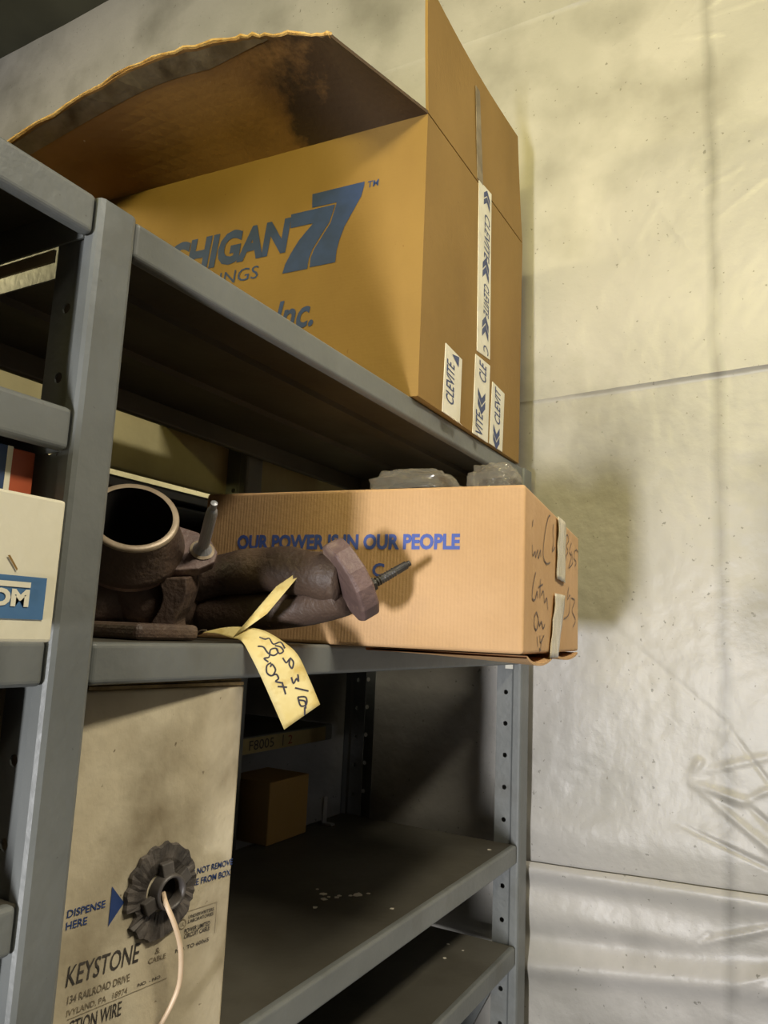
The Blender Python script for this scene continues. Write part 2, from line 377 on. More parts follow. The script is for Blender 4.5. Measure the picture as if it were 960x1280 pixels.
rear = thing('steel_shelving_unit', 'dark steel shelving unit standing behind the front shelves, seen through the gaps', 'shelving', (.5, .65, 0))
for (a, b_) in ((1.096, 1.144), (-.3, -.26)): post(a, b_, .424, 1, 1.842, rear)
for (a, b_) in ((1.50, 1.54), (-.3, -.26)): post(a, b_, .86, -1, 1.842, rear)
put('rail', MB().box(-.6, 1.53, .472, .486, 1.742, 1.8445), 'rail_lit_tone', rear, bevel=.004, seg=3)
for z in (1.66, 1.281, .9, .35):  # topmost deck added to block lamp light falling from above
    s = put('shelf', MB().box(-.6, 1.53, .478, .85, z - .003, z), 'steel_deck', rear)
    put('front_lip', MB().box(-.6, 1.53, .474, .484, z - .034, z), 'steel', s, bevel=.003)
put('light_block_panel', MB().box(-.6, 1.535, .85, .853, .05, 1.73), 'steel_deck', rear)  # added to the rear unit to keep lamp light out of the lower interior
tp = put('masking_tape', MB().box(1.02, 1.50, .4730, .4738, 1.2485, 1.2785), 'masking', rear)
FT = Face((1.02, .4728, 1.2485), (1.5, .4728, 1.2485), (1.02, .4728, 1.2785), (0, -1, 0))
letter(FT, '2', (.17, .006), (.182, .006), (.17, .024), 'red_ink', tp); letter(FT, 'F8005', (.205, .006), (.285, .006), (.205, .025), 'ink', tp)
letter(FT, '2', (.335, .006), (.35, .006), (.335, .024), 'red_ink', tp); letter(FT, '|', (.315, .004), (.318, .004), (.315, .027), 'ink', tp)

# ---------------------------------------------------------------- big open carton on the top shelf
A = V((.956, -.010, 1.846)); At = V((.9691, -.002, 2.3192)); B = V((1.425, -.004, 1.846)); Bt = V((1.4485, .004, 2.3357))
Dt = V((.905, .700, 2.305)); D = V((.8923, .6922, 1.846)); Cc = V((1.40, .695, 1.846)); Ct = V((1.405, .705, 2.32))
big = thing('cardboard_carton', 'large open tan carton with blue seven logo standing on the top shelf', 'box', (1.18, .34, 1.846))
bulge = lambda u, v: .010 * math.sin(math.pi * u) * math.sin(math.pi * v)
left = put('side_panel', MB().panel(D, A, At, Dt, .005, 10, 10), 'carton_old', big)
front = put('side_panel', MB().panel(A, B, Bt, At, .005, 10, 10), 'carton_old', big)
put('side_panel', MB().panel(B, Cc, Ct, Bt, .005), 'carton_old', big)
put('side_panel', MB().panel(Cc, D, Dt, Ct, .005), 'carton_old', big)
put('bottom_panel', MB().hexa([A, B, Cc, D, A + V((0, 0, .005)), B + V((0, 0, .005)), Cc + V((0, 0, .005)), D + V((0, 0, .005))]), 'carton_old', big)
# front flap stands up
fl = put('flap', MB().panel(At + V((.002, 0, .003)), Bt + V((0, 0, .003)), V((1.405, .006, 2.562)), V((.957, .004, 2.553)), .005, 12, 6, lambda u, v: -.006 * math.sin(math.pi * u) * v + .003 * v * v), 'carton_old', big)
# left flap leans out over the near side, torn along its outer edge
outer = [V((.7656, .05, 2.316)), V((.7985, .09, 2.3583)), V((.78, .18, 2.3785)), V((.7725, .28, 2.398)), V((.7487, .44, 2.3915)), V((.7026, .65, 2.3009)), V((.688, .72, 2.265))]
rows = smooth_line(outer, 8); nr = len(rows) - 1; NW = 10
def flap_pt(i, j):
    t = i / nr; y = rows[i].y
    a = At.lerp(Dt, min(1.02, max(0, (y - .004) / .70))) if i else At.copy()
    a = a.lerp(At, 1 - min(1, t * 6)) if t < 1 / 6 else a
    s = j / NW; p = a.lerp(rows[i], s)
    p.z += .012 * math.sin(math.pi * s) * (1 - .5 * t) * min(1, t * 5)
    if j == NW:
        p += V((-.004 * noise.noise(V((i * .9, 0, 0))) - .002 * random.random(), 0, .004 * noise.noise(V((i * .7, 3, 0)))))
    return p
gp = [[flap_pt(i, j) for j in range(NW + 1)] for i in range(nr + 1)]
mbf = MB(); W = NW + 1
vs = [p for r in gp for p in r]; n0 = len(vs); vs = vs + [p + V((0, 0, .0055)) for p in vs]
fs = []
for i in range(nr):
    for j in range(NW):
        q = i * W + j; fs += [(q, q + 1, q + W + 1, q + W), (n0 + q, n0 + q + W, n0 + q + W + 1, n0 + q + 1)]
for i in range(nr):
    for j in (0, NW):
        q = i * W + j; fs.append((q, q + W, n0 + q + W, n0 + q))
for j in range(NW):
    for i in (0, nr):
        q = i * W + j; fs.append((q, q + 1, n0 + q + 1, n0 + q))
lf = put('flap', mbf.add(vs, fs), 'carton_stained', big); lf['label'] = 'drooping torn flap with dark oil stains'
# frayed edge of that flap
mbe = MB(); mbe.tube([gp[i][NW] + V((random.uniform(-.002, .001), 0, .003 + random.uniform(-.001, .002))) for i in range(nr + 1)], [.0020 + .0014 * random.random() for _ in range(nr + 1)], 6)
put('torn_edge', mbe, 'carton_edge', lf)
# old grey tape left along the far end of the flap
mbt = MB(); i0 = int(nr * .34)
tv = []
for i in range(i0, nr + 1):
    k = min(1, (i - i0) / 10)
    for s in (1 - .16 * k - .03, .985):
        jf = s * NW; j = int(jf); p = gp[i][j].lerp(gp[i][min(j + 1, NW)], jf - j); tv.append(p - V((0, 0, .0012)))
mbt.add(tv, [(2 * i, 2 * i + 1, 2 * i + 3, 2 * i + 2) for i in range(nr - i0)]); mat('old_tape', '8c7f68', '6e604a', 25, .5, .001, 90, dirt='463a2a', dscale=20, damt=(.52, .7))
put('tape', mbt, 'old_tape', lf)
# two flaps folded down inside
put('flap', MB().panel(Bt + V((-.008, .01, -.01)), Ct + V((-.008, -.01, -.01)), Ct + V((-.05, -.02, -.22)), Bt + V((-.05, .02, -.22)), .004), 'carton_old', big)
put('flap', MB().panel(Ct + V((-.01, -.008, -.01)), Dt + V((.01, -.008, -.01)), Dt + V((.02, -.05, -.22)), Ct + V((-.02, -.05, -.22)), .004), 'carton_old', big)
# printing, near-left face: u runs from the near corner towards the back
F7 = Face(A, A + (Dt - At), At, (-1, 0, 0))
b7 = [[0.2039, 0.3785], [0.1068, 0.3785], [0.1071, 0.3708], [0.1118, 0.3529], [0.1245, 0.3306], [0.139, 0.3055], [0.1472, 0.2822], [0.1512, 0.2644], [0.1525, 0.244], [0.1999, 0.244], [0.1991, 0.2613], [0.1935, 0.276], [0.1804, 0.2954], [0.1655, 0.3176], [0.156, 0.3524], [0.2028, 0.3528]]
f7 = [[0.2431, 0.3495], [0.1592, 0.3495], [0.1676, 0.3193], [0.1837, 0.2961], [0.1974, 0.2748], [0.2024, 0.2607], [0.2044, 0.2422], [0.252, 0.2422], [0.2478, 0.258], [0.2389, 0.2754], [0.2237, 0.298], [0.1988, 0.3235], [0.2426, 0.3237]]
poly(F7, b7, 'print_blue', left, 'logo_print'); poly(F7, f7, 'print_blue', left, 'logo_print')
letter(F7, 'TM', (.1015, .3655), (.082, .3655), (.1005, .377), 'print_blue', left, .01)
letter(F7, 'MICHIGAN', (.572, .280), (.2495, .280), (.5645, .345), 'print_blue', left, .048)
letter(F7, 'BEARINGS', (.47, .2435), (.3015, .2435), (.468, .267), 'print_blue', left, 0)
letter(F7, 'Inc.', (.262, .1385), (.188, .1385), (.2515, .192), 'print_blue', left, .02)
# printed packing tape on the front face: u runs along the shelf
FF = Face(A, B, At, (0, -1, 0))
def strip(F, c, parent, mt='tape_white', name='tape', e=.0012):
    return put(name, MB().prism([F.at(a, b, e) for a, b in c], F.n * -.0012), mt, parent)
def vtext(F, txt, u0, u1, v0, v1, parent, up=True):
    if up: letter(F, txt, (u1, v0), (u1, v1), (u0, v0), 'tape_text', parent, .012, .25, e=.0016)
    else: letter(F, txt, (u0, v1), (u0, v0), (u1, v1), 'tape_text', parent, .012, .25, e=.0016)
def chev(F, u0, u1, v, h, parent, d=1):
    um = (u0 + u1) / 2
    for k in (0, 1):
        vv = v + d * k * h * .5
        poly(F, [(u0, vv), (um, vv + d * h * .45), (u1, vv), (u1, vv + d * h * .4), (um, vv + d * h * .85), (u0, vv + d * h * .4)], 'tape_text', parent, 'chevron_print', .0016)
t = strip(FF, [(.2215, .488), (.229, .1545), (.2935, .160), (.2865, .497)], front)
for v0, v1 in ((.468, .436),): chev(FF, .246, .278, .452, .028, t, 1)
vtext(FF, 'CLEVITE', .252, .280, .345, .438, t, False); chev(FF, .247, .279, .305, .034, t, 1)
vtext(FF, 'CLEVITE', .255, .282, .235, .298, t, False); chev(FF, .250, .282, .190, .034, t, 1); vtext(FF, 'C', .258, .284, .162, .178, t, False)
t = strip(FF, [(.093, .118), (.087, .0005), (.158, .0005), (.1612, .1135)], front)
vtext(FF, 'CLEVITE', .098, .130, .022, .094, t); poly(FF, [(.118, .108), (.148, .113), (.146, .094)], 'tape_text', t, 'chevron_print', .0016)
t = strip(FF, [(.2226, .146), (.2160, -.001), (.2895, -.001), (.2949, .1485)], front)
vtext(FF, 'CLE', .240, .275, .106, .142, t); chev(FF, .236, .272, .088, .034, t, -1); vtext(FF, 'VITE', .228, .262, .004, .046, t)
t = strip(FF, [(.309, .1225), (.298, .0005), (.367, .0005), (.3757, .119)], front)
vtext(FF, 'CLEVIT', .322, .352, .048, .118, t); chev(FF, .316, .350, .042, .034, t, -1)
for i in range(4):                                  # torn tape ends under the bottom edge
    u = (.10, .115, .135, .235)[i]
    put('torn_tape', MB().prism([FF.at(u, .002, .002), FF.at(u + .018, -.001, .003), FF.at(u + .012, -.008, .010), FF.at(u - .004, -.004, .008)], FF.n * .0008), 'tape_white', front)
FFL = Face(At + V((.002, 0, .003)), Bt + V((0, 0, .003)), V((.957, .004, 2.553)), (0, -1, 0))
strip(FFL, [(.212, .004), (.24, .004), (.235, .19), (.215, .19)], fl, 'old_tape')

# ---------------------------------------------------------------- new carton sticking out over the middle shelf
a = V((.7996, -.2301, 1.67)); c = V((.7474, .1752, 1.67)); e_ = V((1.2581, -.1692, 1.67)); zb = 1.4815
dY = (c - a).normalized(); dX = (e_ - a).normalized(); c = a + dY * .425
new = thing('cardboard_carton', 'clean tan carton jutting out over the middle shelf with purple slogan print', 'box', (1.0, 0, zb))
pts = [V((p.x, p.y, zb)) for p in (a, e_, e_ + (c - a), c)]
body = put('body', MB().hexa(pts + [V((p.x, p.y, 1.67)) for p in pts]), 'carton_new', new, bevel=.004, seg=3)
FN = Face((a.x, a.y, zb), (c.x, c.y, zb), a, (-1, 0, 0)); FE = Face((a.x, a.y, zb), (e_.x, e_.y, zb), a, (0, -1, 0))
letter(FN, 'OUR POWER IS IN OUR PEOPLE', (.372, .1142), (.0742, .1142), (.372, .133), 'print_purple', body, .042)
letter(FN, 'C', (.1815, .0815), (.166, .0815), (.1815, .098), 'print_purple', body, .03)
zo = V((0, 0, 0))
for u0, u1, dip in ((.012, .20, .010), (.215, .44, .007)):       # bottom flaps sagging open at the end
    mb = MB(); n = 8; vs = []
    for i in range(n + 1):
        s = i / n; u = u0 + (u1 - u0) * s; d = dip * math.sin(math.pi * s) ** .7
        vs += [FE.at(u, -.0015 - d, .002), FE.at(u, -.0045 - d, .002), FE.at(u, -.0015, -.19), FE.at(u, -.0045, -.19)]
    mb.add(vs, [f for i in range(n) for f in ((4*i, 4*i+4, 4*i+5, 4*i+1), (4*i, 4*i+2, 4*i+6, 4*i+4), (4*i+1, 4*i+5, 4*i+7, 4*i+3), (4*i+2, 4*i+3, 4*i+7, 4*i+6))])
    put('bottom_flap', mb, 'carton_new', new)
def crinkle_tape(F, cs, parent, n=14):
    mb = MB(); vs = []
    (p0, p1, p2, p3) = cs                           # top left, top right, bottom right, bottom left
    for j in range(n + 1):
        for i in range(7):
            s, t = i / 6, j / n
            u = (p0[0] * (1 - s) + p1[0] * s) * (1 - t) + (p3[0] * (1 - s) + p2[0] * s) * t
            v = (p0[1] * (1 - s) + p1[1] * s) * (1 - t) + (p3[1] * (1 - s) + p2[1] * s) * t
            vs.append(F.at(u, v, .0022 + .0035 * abs(noise.noise(V((s * 5, t * 2.2, 4 + p0[0] * 9))))))
    mb.add(vs, [(j * 7 + i, j * 7 + i + 1, j * 7 + i + 8, j * 7 + i + 7) for j in range(n) for i in range(6)])
    return put('tape', mb, 'tape_clear', parent, smooth=True, solid=.0006)
crinkle_tape(FE, [(.222, .187), (.297, .187), (.2954, .099), (.214, .100)], new)
crinkle_tape(FE, [(.2017, .079), (.296, .081), (.2299, -.006), (.162, -.006)], new)
STR = [[[0.1671, 0.1788], [0.1531, 0.1749], [0.1312, 0.1538], [0.1175, 0.1293], [0.1212, 0.1176], [0.1442, 0.1129], [0.171, 0.1174]],
 [[0.196, 0.172], [0.1912, 0.1604], [0.1977, 0.1481], [0.1869, 0.1338], [0.2099, 0.1421]],
 [[0.0432, 0.1254], [0.0484, 0.1131], [0.0612, 0.1194], [0.0661, 0.1134], [0.0792, 0.1231], [0.0845, 0.1137], [0.098, 0.1253], [0.1005, 0.1171]],
 [[0.3062, 0.168], [0.3275, 0.1751], [0.3426, 0.1686], [0.321, 0.1575], [0.3359, 0.1508], [0.3145, 0.1401], [0.308, 0.1271]],
 [[0.3734, 0.1682], [0.3508, 0.1525], [0.3742, 0.1465], [0.3443, 0.1264], [0.3904, 0.1395], [0.3739, 0.1552]],
 [[0.4398, 0.165], [0.4143, 0.1598], [0.4064, 0.1478], [0.4318, 0.1437], [0.4151, 0.1353]],
 [[0.4311, 0.1651], [0.4548, 0.1631]],
 [[0.0674, 0.0955], [0.0509, 0.0781], [0.0476, 0.0636], [0.0652, 0.063], [0.078, 0.0735], [0.0831, 0.0656]],
 [[0.1004, 0.09], [0.0971, 0.0664]], [[0.0869, 0.079], [0.1154, 0.0844]],
 [[0.1065, 0.0703], [0.1209, 0.0763], [0.1318, 0.0632], [0.1469, 0.0692], [0.1562, 0.0556]],
 [[0.0751, 0.0489], [0.0622, 0.042], [0.0629, 0.0325], [0.0766, 0.028], [0.0895, 0.0396], [0.0751, 0.0489]],
 [[0.0895, 0.0396], [0.0994, 0.0333], [0.1086, 0.0385], [0.1238, 0.0305], [0.1335, 0.0358]],
 [[0.0817, 0.02], [0.087, 0.0087]], [[0.1001, 0.0218], [0.1054, 0.0136], [0.1293, 0.0222], [0.1102, 0.0136], [0.1062, 0.0041], [0.0965, 0.0064]],
 [[0.3455, 0.0971], [0.3316, 0.0776], [0.3611, 0.0856], [0.3545, 0.0601], [0.3256, 0.0508], [0.2977, 0.0478]],
 [[0.3767, 0.0822], [0.417, 0.0801], [0.3852, 0.0634], [0.4264, 0.0497], [0.3941, 0.038]], [[0.0454, 0.1548], [0.0417, 0.1461]]]
for s in STR:
    mb = MB(); ribbon(mb, [FE.at(u, v, .0007) for u, v in s], FE.n, .0023); put('handwriting', mb, 'marker_faded', body)

# ---------------------------------------------------------------- polythene bags on that carton
def bag(center, ax, ay, h, seed, label):
    t = thing('plastic_bag', label, 'bag', center, 'bags on the jutting carton')
    def shell(k, nz, sc_):
        mb = MB(); nu, nv = 72, 24; vs = []
        for j in range(nv + 1):
            for i in range(nu):
                th = 2 * math.pi * i / nu; ph = math.pi / 2 * j / nv
                sq = 1 / max(abs(math.cos(th)), abs(math.sin(th))) ** .7
                q = V((math.cos(th) * math.cos(ph) * 2.1 + seed, math.sin(th) * math.cos(ph) * 2.1, math.sin(ph) * 2.1))
                rid = 1 - abs(noise.noise(q)) * 2.2; rid2 = 1 - abs(noise.noise(q * 2.3)) * 2
                d = 1 + nz * (rid * .55 + rid2 * .28 - .45)
                r = math.cos(ph) ** .4 * sq
                p = V(center) + (V(ax) * math.cos(th) + V(ay) * math.sin(th)) * r * k * (1 + (d - 1) * .5) + V((0, 0, .0008 + h * sc_ * math.sin(ph) ** .8 * d))
                vs.append(p)
        mb.add(vs, [(j * nu + i, j * nu + (i + 1) % nu, (j + 1) * nu + (i + 1) % nu, (j + 1) * nu + i) for j in range(nv) for i in range(nu)])
        return mb
    put('wrapper', shell(1, .30, 1), 'polythene', t, smooth=True)
    put('contents', shell(.6, .2, .5), 'black_plastic', t, smooth=True)
bag((.838, -.074, 1.6705), (.050, .004, 0), (0, .054, 0), .027, 1.3, 'crumpled clear plastic bag nearer the shelf interior on the jutting carton')
bag((.850, -.176, 1.6705), (.040, .004, 0), (0, .030, 0), .031, 7.7, 'crumpled clear plastic bag nearest the outer corner of the jutting carton')

# ---------------------------------------------------------------- exhaust manifold
man = thing('exhaust_manifold', 'rusty cast iron exhaust manifold lying on the middle shelf', 'car part', (.58, .06, 1.481))
rimc = V((.5392, .0973, 1.6049)); vw = (CAM_POS - rimc).normalized()
ax = (vw * .73 + UP * .67 + RX * .10).normalized(); e1 = (RX - ax * RX.dot(ax)).normalized(); e2 = ax.cross(e1)
R0, R1 = .0455, .0395
put('outlet_collar', MB().lathe(rimc, ax, [(R1, 0), (R0 - .001, .0005), (R0, -.002), (R0 + .001, -.010), (R0 + .006, -.028), (R0 + .011, -.040), (R0 + .013, -.046), (R0 + .004, -.050)], 48), 'cast_iron', man, smooth=True)
put('bore', MB().lathe(rimc, ax, [(R1, -.0005), (R1 - .001, -.006), (R1 - .004, -.03), (R1 - .004, -.060), (R1 - .012, -.075), (0, -.082)], 48), 'soot', man, smooth=True)
put('machined_rim', MB().lathe(rimc, ax, [(R1 - .0003, .0006), (R0 - .0015, .0009), (R0 + .0002, -.0005), (R0 + .0005, -.003)], 48), 'machined_rim', man, smooth=True)
fc = rimc - ax * .042
def fpt(x, y, h=0): return fc + e1 * x + e2 * y + ax * h
out = []
for k in range(28):
    th = math.radians(42 + k * (292 / 27)); out.append((.056 * math.cos(th), .056 * math.sin(th)))
ear = [(.060, -.022), (.076, -.016), (.091, -.002), (.092, .012), (.083, .026), (.067, .034)]
out += ear
fo = [fpt(x, y) for x, y in out]
n = len(out)
inn = [(x / math.hypot(x, y) * (R1 - .003), y / math.hypot(x, y) * (R1 - .003)) for x, y in out]
vs = [fpt(x, y) for x, y in out] + [fpt(x, y) for x, y in inn] + [fpt(x, y, -.014) for x, y in out] + [fpt(x, y, -.014) for x, y in inn]
fs = []
for i in range(n):
    k = (i + 1) % n; fs += [(i, k, n + k, n + i), (2*n + i, 3*n + i, 3*n + k, 2*n + k), (i, 2*n + i, 2*n + k, k), (n + i, n + k, 3*n + k, 3*n + i)]
put('flange', MB().add(vs, fs), 'flange_iron', man, bevel=.0022, seg=2)
sc0 = fpt(.075, .009)
st = put('stud', MB().lathe(sc0, ax, [(0, 0), (.0105, 0), (.0105, .003), (.0085, .006), (.0072, .0085), (.0062, .010), (.0062, .062), (.0052, .067), (.004, .069), (.0036, .0695), (.0036, .078), (0, .0785)], 16), 'bolt_steel', man, smooth=False)
put('washer', MB().lathe(sc0, ax, [(.0106, .0), (.013, 0), (.0135, .0015), (.0105, .003)], 20), 'machined_rim', st)
ea = fpt(-.070, .012)
# throat, neck and foot
put('throat', MB().tube(smooth_line([fc - ax * .012, fc - ax * .035 + V((.006, .006, -.004)), V((.585, .135, 1.535)), V((.61, .14, 1.522))], 5), [.046] * 5 + [.043] * 5 + [.038] * 6, 24, False), 'cast_iron', man, smooth=True)
nk = smooth_line([V((0.5833, 0.0793, 1.5456)), V((0.5873, 0.0778, 1.5284)), V((0.5875, 0.0828, 1.5116)), V((0.5857, 0.0907, 1.4971)), V((0.5877, 0.0903, 1.4872))], 4)
mb = MB()
vs = []
for i, p in enumerate(nk):
    hw = .0115 + .004 * (1 - min(1, i / 5)) ; vs += [p - RX * hw - FW * .004, p + RX * hw - FW * .004, p + RX * hw + FW * .05, p - RX * hw + FW * .05]
mb.add(vs, [(4*i+k, 4*i+(k+1)%4, 4*i+4+(k+1)%4, 4*i+4+k) for i in range(len(nk)-1) for k in range(4)] + [(3, 2, 1, 0), tuple(4*(len(nk)-1)+k for k in range(4))])
put('neck', mb, 'cast_iron', man, bevel=.004, seg=3)
put('foot', MB().box(.520, .606, .056, .135, 1.4812, 1.4975), 'cast_iron', man, bevel=.006, seg=3)
# log and two runners to the outlet flange
put('log', MB().tube(smooth_line([V((.53, .16, 1.525)), V((.60, .155, 1.522)), V((.66, .15, 1.522)), V((.70, .145, 1.52))], 6), [.030] + [.036] * 17 + [.03], 22), 'cast_iron', man, smooth=True)
ru = smooth_line([V((.66, .14, 1.545)), V((.68, .08, 1.558)), V((.678, .02, 1.563)), V((.682, -.03, 1.558)), V((.688, -.064, 1.553))], 6)
put('runner', MB().tube(ru, [.026 + .001 * math.sin(i) for i in range(len(ru))], 24), 'cast_iron', man, smooth=True)
rl = smooth_line([V((.68, .12, 1.512)), V((.69, .05, 1.516)), V((.70, .0, 1.522)), V((.700, -.035, 1.529)), V((.697, -.062, 1.536))], 6)
put('runner', MB().tube(rl, .022, 22), 'cast_iron', man, smooth=True)
# end flange: a thick two-bolt plate seen nearly edge on
g0 = V((.6860, -.0770, 1.5520)); na = V((.665, -.534, .524)).normalized()
lo = (UP * .80 - RX * .50 - FW * .10); lo = (lo - na * lo.dot(na)).normalized(); wo = na.cross(lo)
pl = [(.054, .008), (.054, -.008), (.040, -.024), (.012, -.036), (-.012, -.036), (-.038, -.024), (-.052, -.009), (-.052, .009), (-.038, .024), (-.012, .036), (.012, .036), (.040, .024)]
put('end_flange', MB().prism([g0 + lo * x * .86 + wo * y * .86 - na * .011 for x, y in pl], na * .022), 'flange_iron', man, bevel=.004, seg=3)
s0 = V((.6955, -.098, 1.5485)); s1 = V((.7285, -.1245, 1.5745)); sd = (s1 - s0)
sl = sd.length; sdn = sd.normalized()
prof = [(0, -.02), (.0052, -.02)]
for k in range(16): prof += [(.0053, -.02 + k * .0032), (.0046, -.0184 + k * .0032)]
prof += [(.0048, .032), (.0046, sl - .005), (.0032, sl - .004), (.0032, sl), (0, sl)]
put('stud', MB().lathe(s0, sdn, prof, 14), 'bolt_dark', man, smooth=False)
put('nut', MB().lathe(s0 - sdn * .004, sdn, [(0, 0), (.008, 0), (.008, .006), (0, .006)], 6), 'bolt_dark', man)

# ---------------------------------------------------------------- paper tag
TAGL = [[0.615, 0.0616, 1.49], [0.6145, 0.0421, 1.4896], [0.6118, 0.0171, 1.4858], [0.6094, 0.0024, 1.4835], [0.6115, -0.0081, 1.4697], [0.6155, -0.0194, 1.4504], [0.6227, -0.0304, 1.4256], [0.6314, -0.0412, 1.3988]]
TAGR = [[0.6181, 0.0555, 1.4921], [0.6221, 0.0367, 1.4964], [0.6265, 0.0181, 1.4976], [0.6316, -0.0066, 1.4952], [0.6378, -0.0287, 1.4845], [0.6421, -0.0447, 1.4722], [0.6482, -0.0563, 1.4491], [0.6542, -0.0672, 1.424]]
LEAF = [[0.6118, 0.0171, 1.4858], [0.6226, 0.0148, 1.4976], [0.6454, -0.009, 1.5417], [0.6661, -0.0328, 1.5658], [0.6331, -0.0086, 1.5124]]
TAGS = [[[0.6144, -0.0141, 1.4793], [0.618, -0.0186, 1.4788], [0.6206, -0.0225, 1.4733], [0.6242, -0.0273, 1.4707], [0.6269, -0.0304, 1.4737], [0.6261, -0.0289, 1.4779], [0.6224, -0.0245, 1.4763], [0.6215, -0.0241, 1.4691], [0.6183, -0.0203, 1.4675], [0.6209, -0.024, 1.4641]], [[0.6227, -0.0263, 1.4635], [0.62, -0.0232, 1.4605], [0.6199, -0.0239, 1.4534], [0.623, -0.0281, 1.4508], [0.6253, -0.0303, 1.4566], [0.6231, -0.027, 1.4621], [0.6222, -0.0261, 1.4592]], [[0.623, -0.0281, 1.4508], [0.6257, -0.0313, 1.4523], [0.627, -0.0334, 1.4482], [0.6251, -0.0314, 1.4453], [0.6291, -0.0366, 1.4441]], [[0.6264, -0.0335, 1.4404], [0.6322, -0.0409, 1.44]], [[0.6291, -0.0365, 1.4448], [0.6312, -0.0404, 1.433]], [[0.6154, -0.0143, 1.4887], [0.619, -0.019, 1.4868], [0.6217, -0.0223, 1.4877], [0.6243, -0.0262, 1.4821], [0.6289, -0.0317, 1.4845], [0.6315, -0.0357, 1.4783]], [[0.6252, -0.0275, 1.4807], [0.6288, -0.0322, 1.4795], [0.6305, -0.0348, 1.4753], [0.6278, -0.0316, 1.473], [0.6261, -0.0289, 1.4779]], [[0.63, -0.0349, 1.4689], [0.6321, -0.0381, 1.464], [0.6345, -0.0406, 1.4684], [0.6339, -0.0405, 1.4627], [0.6356, -0.0432, 1.4586], [0.6366, -0.0437, 1.465], [0.6345, -0.0405, 1.4692]], [[0.635, -0.0434, 1.45], [0.6363, -0.0456, 1.4438], [0.6382, -0.0475, 1.4488], [0.6394, -0.0494, 1.446], [0.6391, -0.0482, 1.4531]], [[0.6371, -0.0472, 1.4396], [0.6456, -0.0582, 1.4368]], [[0.6387, -0.0502, 1.4306], [0.6436, -0.0564, 1.4308], [0.6439, -0.0576, 1.4238], [0.6403, -0.0532, 1.4223], [0.6387, -0.0502, 1.4306]], [[0.6395, -0.0516, 1.4278], [0.6431, -0.0562, 1.4266], [0.6434, -0.0574, 1.4196]], [[0.6428, -0.0565, 1.421], [0.6427, -0.0572, 1.4133]]]
tagt = thing('paper_tag', 'folded yellow paper tag with black handwriting hanging over the middle shelf edge', 'tag', (.613, .03, 1.4815))
Ls, Rs = smooth_line(TAGL, 4), smooth_line(TAGR, 4); vs = []; K = 6
for l, r_ in zip(Ls, Rs): vs += [l.lerp(r_, k / K) for k in range(K + 1)]
put('written_half', MB().add(vs, [(i * (K + 1) + k, i * (K + 1) + k + 1, (i + 1) * (K + 1) + k + 1, (i + 1) * (K + 1) + k) for i in range(len(Ls) - 1) for k in range(K)]), 'manila', tagt, smooth=True, solid=.0004)
l_ = [V(p) for p in LEAF]; mid = (l_[1] + l_[4]) / 2 + V((.004, .003, 0)); md2 = (l_[2] + l_[4]) / 2 + V((.005, .004, 0))
put('folded_half', MB().add([l_[0], l_[1], l_[4], mid, l_[2], md2, l_[3]], [(0, 1, 3), (0, 3, 2), (1, 4, 5, 3), (3, 5, 2), (4, 6, 5), (5, 6, 2)]), 'manila', tagt, solid=.0004, smooth=True)
mb = MB(); tn = V((-.7824, -.6189, .0693))
from mathutils.bvhtree import BVHTree
bvh = BVHTree.FromPolygons(vs, [(i * (K + 1) + k, i * (K + 1) + k + 1, (i + 1) * (K + 1) + k + 1, (i + 1) * (K + 1) + k) for i in range(len(Ls) - 1) for k in range(K)])
tc_ = (V((0, -.5, 1.5)) - V((.63, -.03, 1.46))).normalized()
for s in TAGS:
    q = []
    for p in s:
        h = bvh.ray_cast(V(p) + tc_ * .05, -tc_)[0]
        q.append((h if h else V(p)) + tn * .0006)
    mb = MB(); ribbon(mb, q, tn, .0016); put('handwriting', mb, 'marker_black', tagt)
put('string', MB().tube(smooth_line([V((.6175, .058, 1.4925)), V((.618, .068, 1.4915)), V((.620, .078, 1.4845)), V((.622, .088, 1.4822))], 4), .0008, 6), 'machined_rim', tagt)

# ---------------------------------------------------------------- wire dispenser carton
KL = V((.4478, .035, 1.1075)); KR = V((.6218, .008, 1.1075)); kd = (KR - KL).normalized(); kn = V((kd.y, -kd.x, 0))
KR = KL + kd * .180; kin = -kn; KH = .331
ker = thing('wire_dispenser_carton', 'dirty cream wire dispenser carton with KEYSTONE print standing on the lower shelf', 'box', ((KL + KR) / 2 + kin * .13))
P = [KL, KR, KR + kin * .26, KL + kin * .26]; Hv = V((0, 0, KH))
kb = put('body', MB().hexa(P + [p + Hv for p in P]), 'dirty_carton', ker, bevel=.003, seg=3)
for k, (z0, tk, ov) in enumerate(((.3318, .003, .001), (.3352, .0025, -.003))):
    Z0 = V((0, 0, z0)); Q = [KL + kd * .004 - kin * ov, KR - kd * .003 - kin * ov, KR - kd * .003 + kin * .13, KL + kd * .004 + kin * .13]
    put('top_flap', MB().hexa([p + Z0 for p in Q] + [p + Z0 + V((0, 0, tk)) for p in Q]), 'dirty_edge', ker)
FK = Face(KL, KR, KL + Hv, kn)
def K_(txt, u0, u1, v0, v1, m_='ink', bold=0.0, sh=0.0): letter(FK, txt, (u0, v0), (u1, v0), (u0, v1), m_, kb, bold, sh)
K_('DISPENSE', .0055, .040, .1512, .1572, 'print_blue', .012); K_('HERE', .0055, .0242, .1420, .1480, 'print_blue', .012)
poly(FK, [(.0449, .1667), (.0582, .1507), (.0447, .1347)], 'print_blue', kb, 'arrow_print')
K_('DO NOT REMOVE', .123, .1795, .1575, .1632, 'print_blue', .012); K_('WIRE FROM BOX', .1215, .178, .1477, .1535, 'print_blue', .012)
K_('KEYSTONE', .0105, .079, .0975, .1133, 'ink', .004, .12)
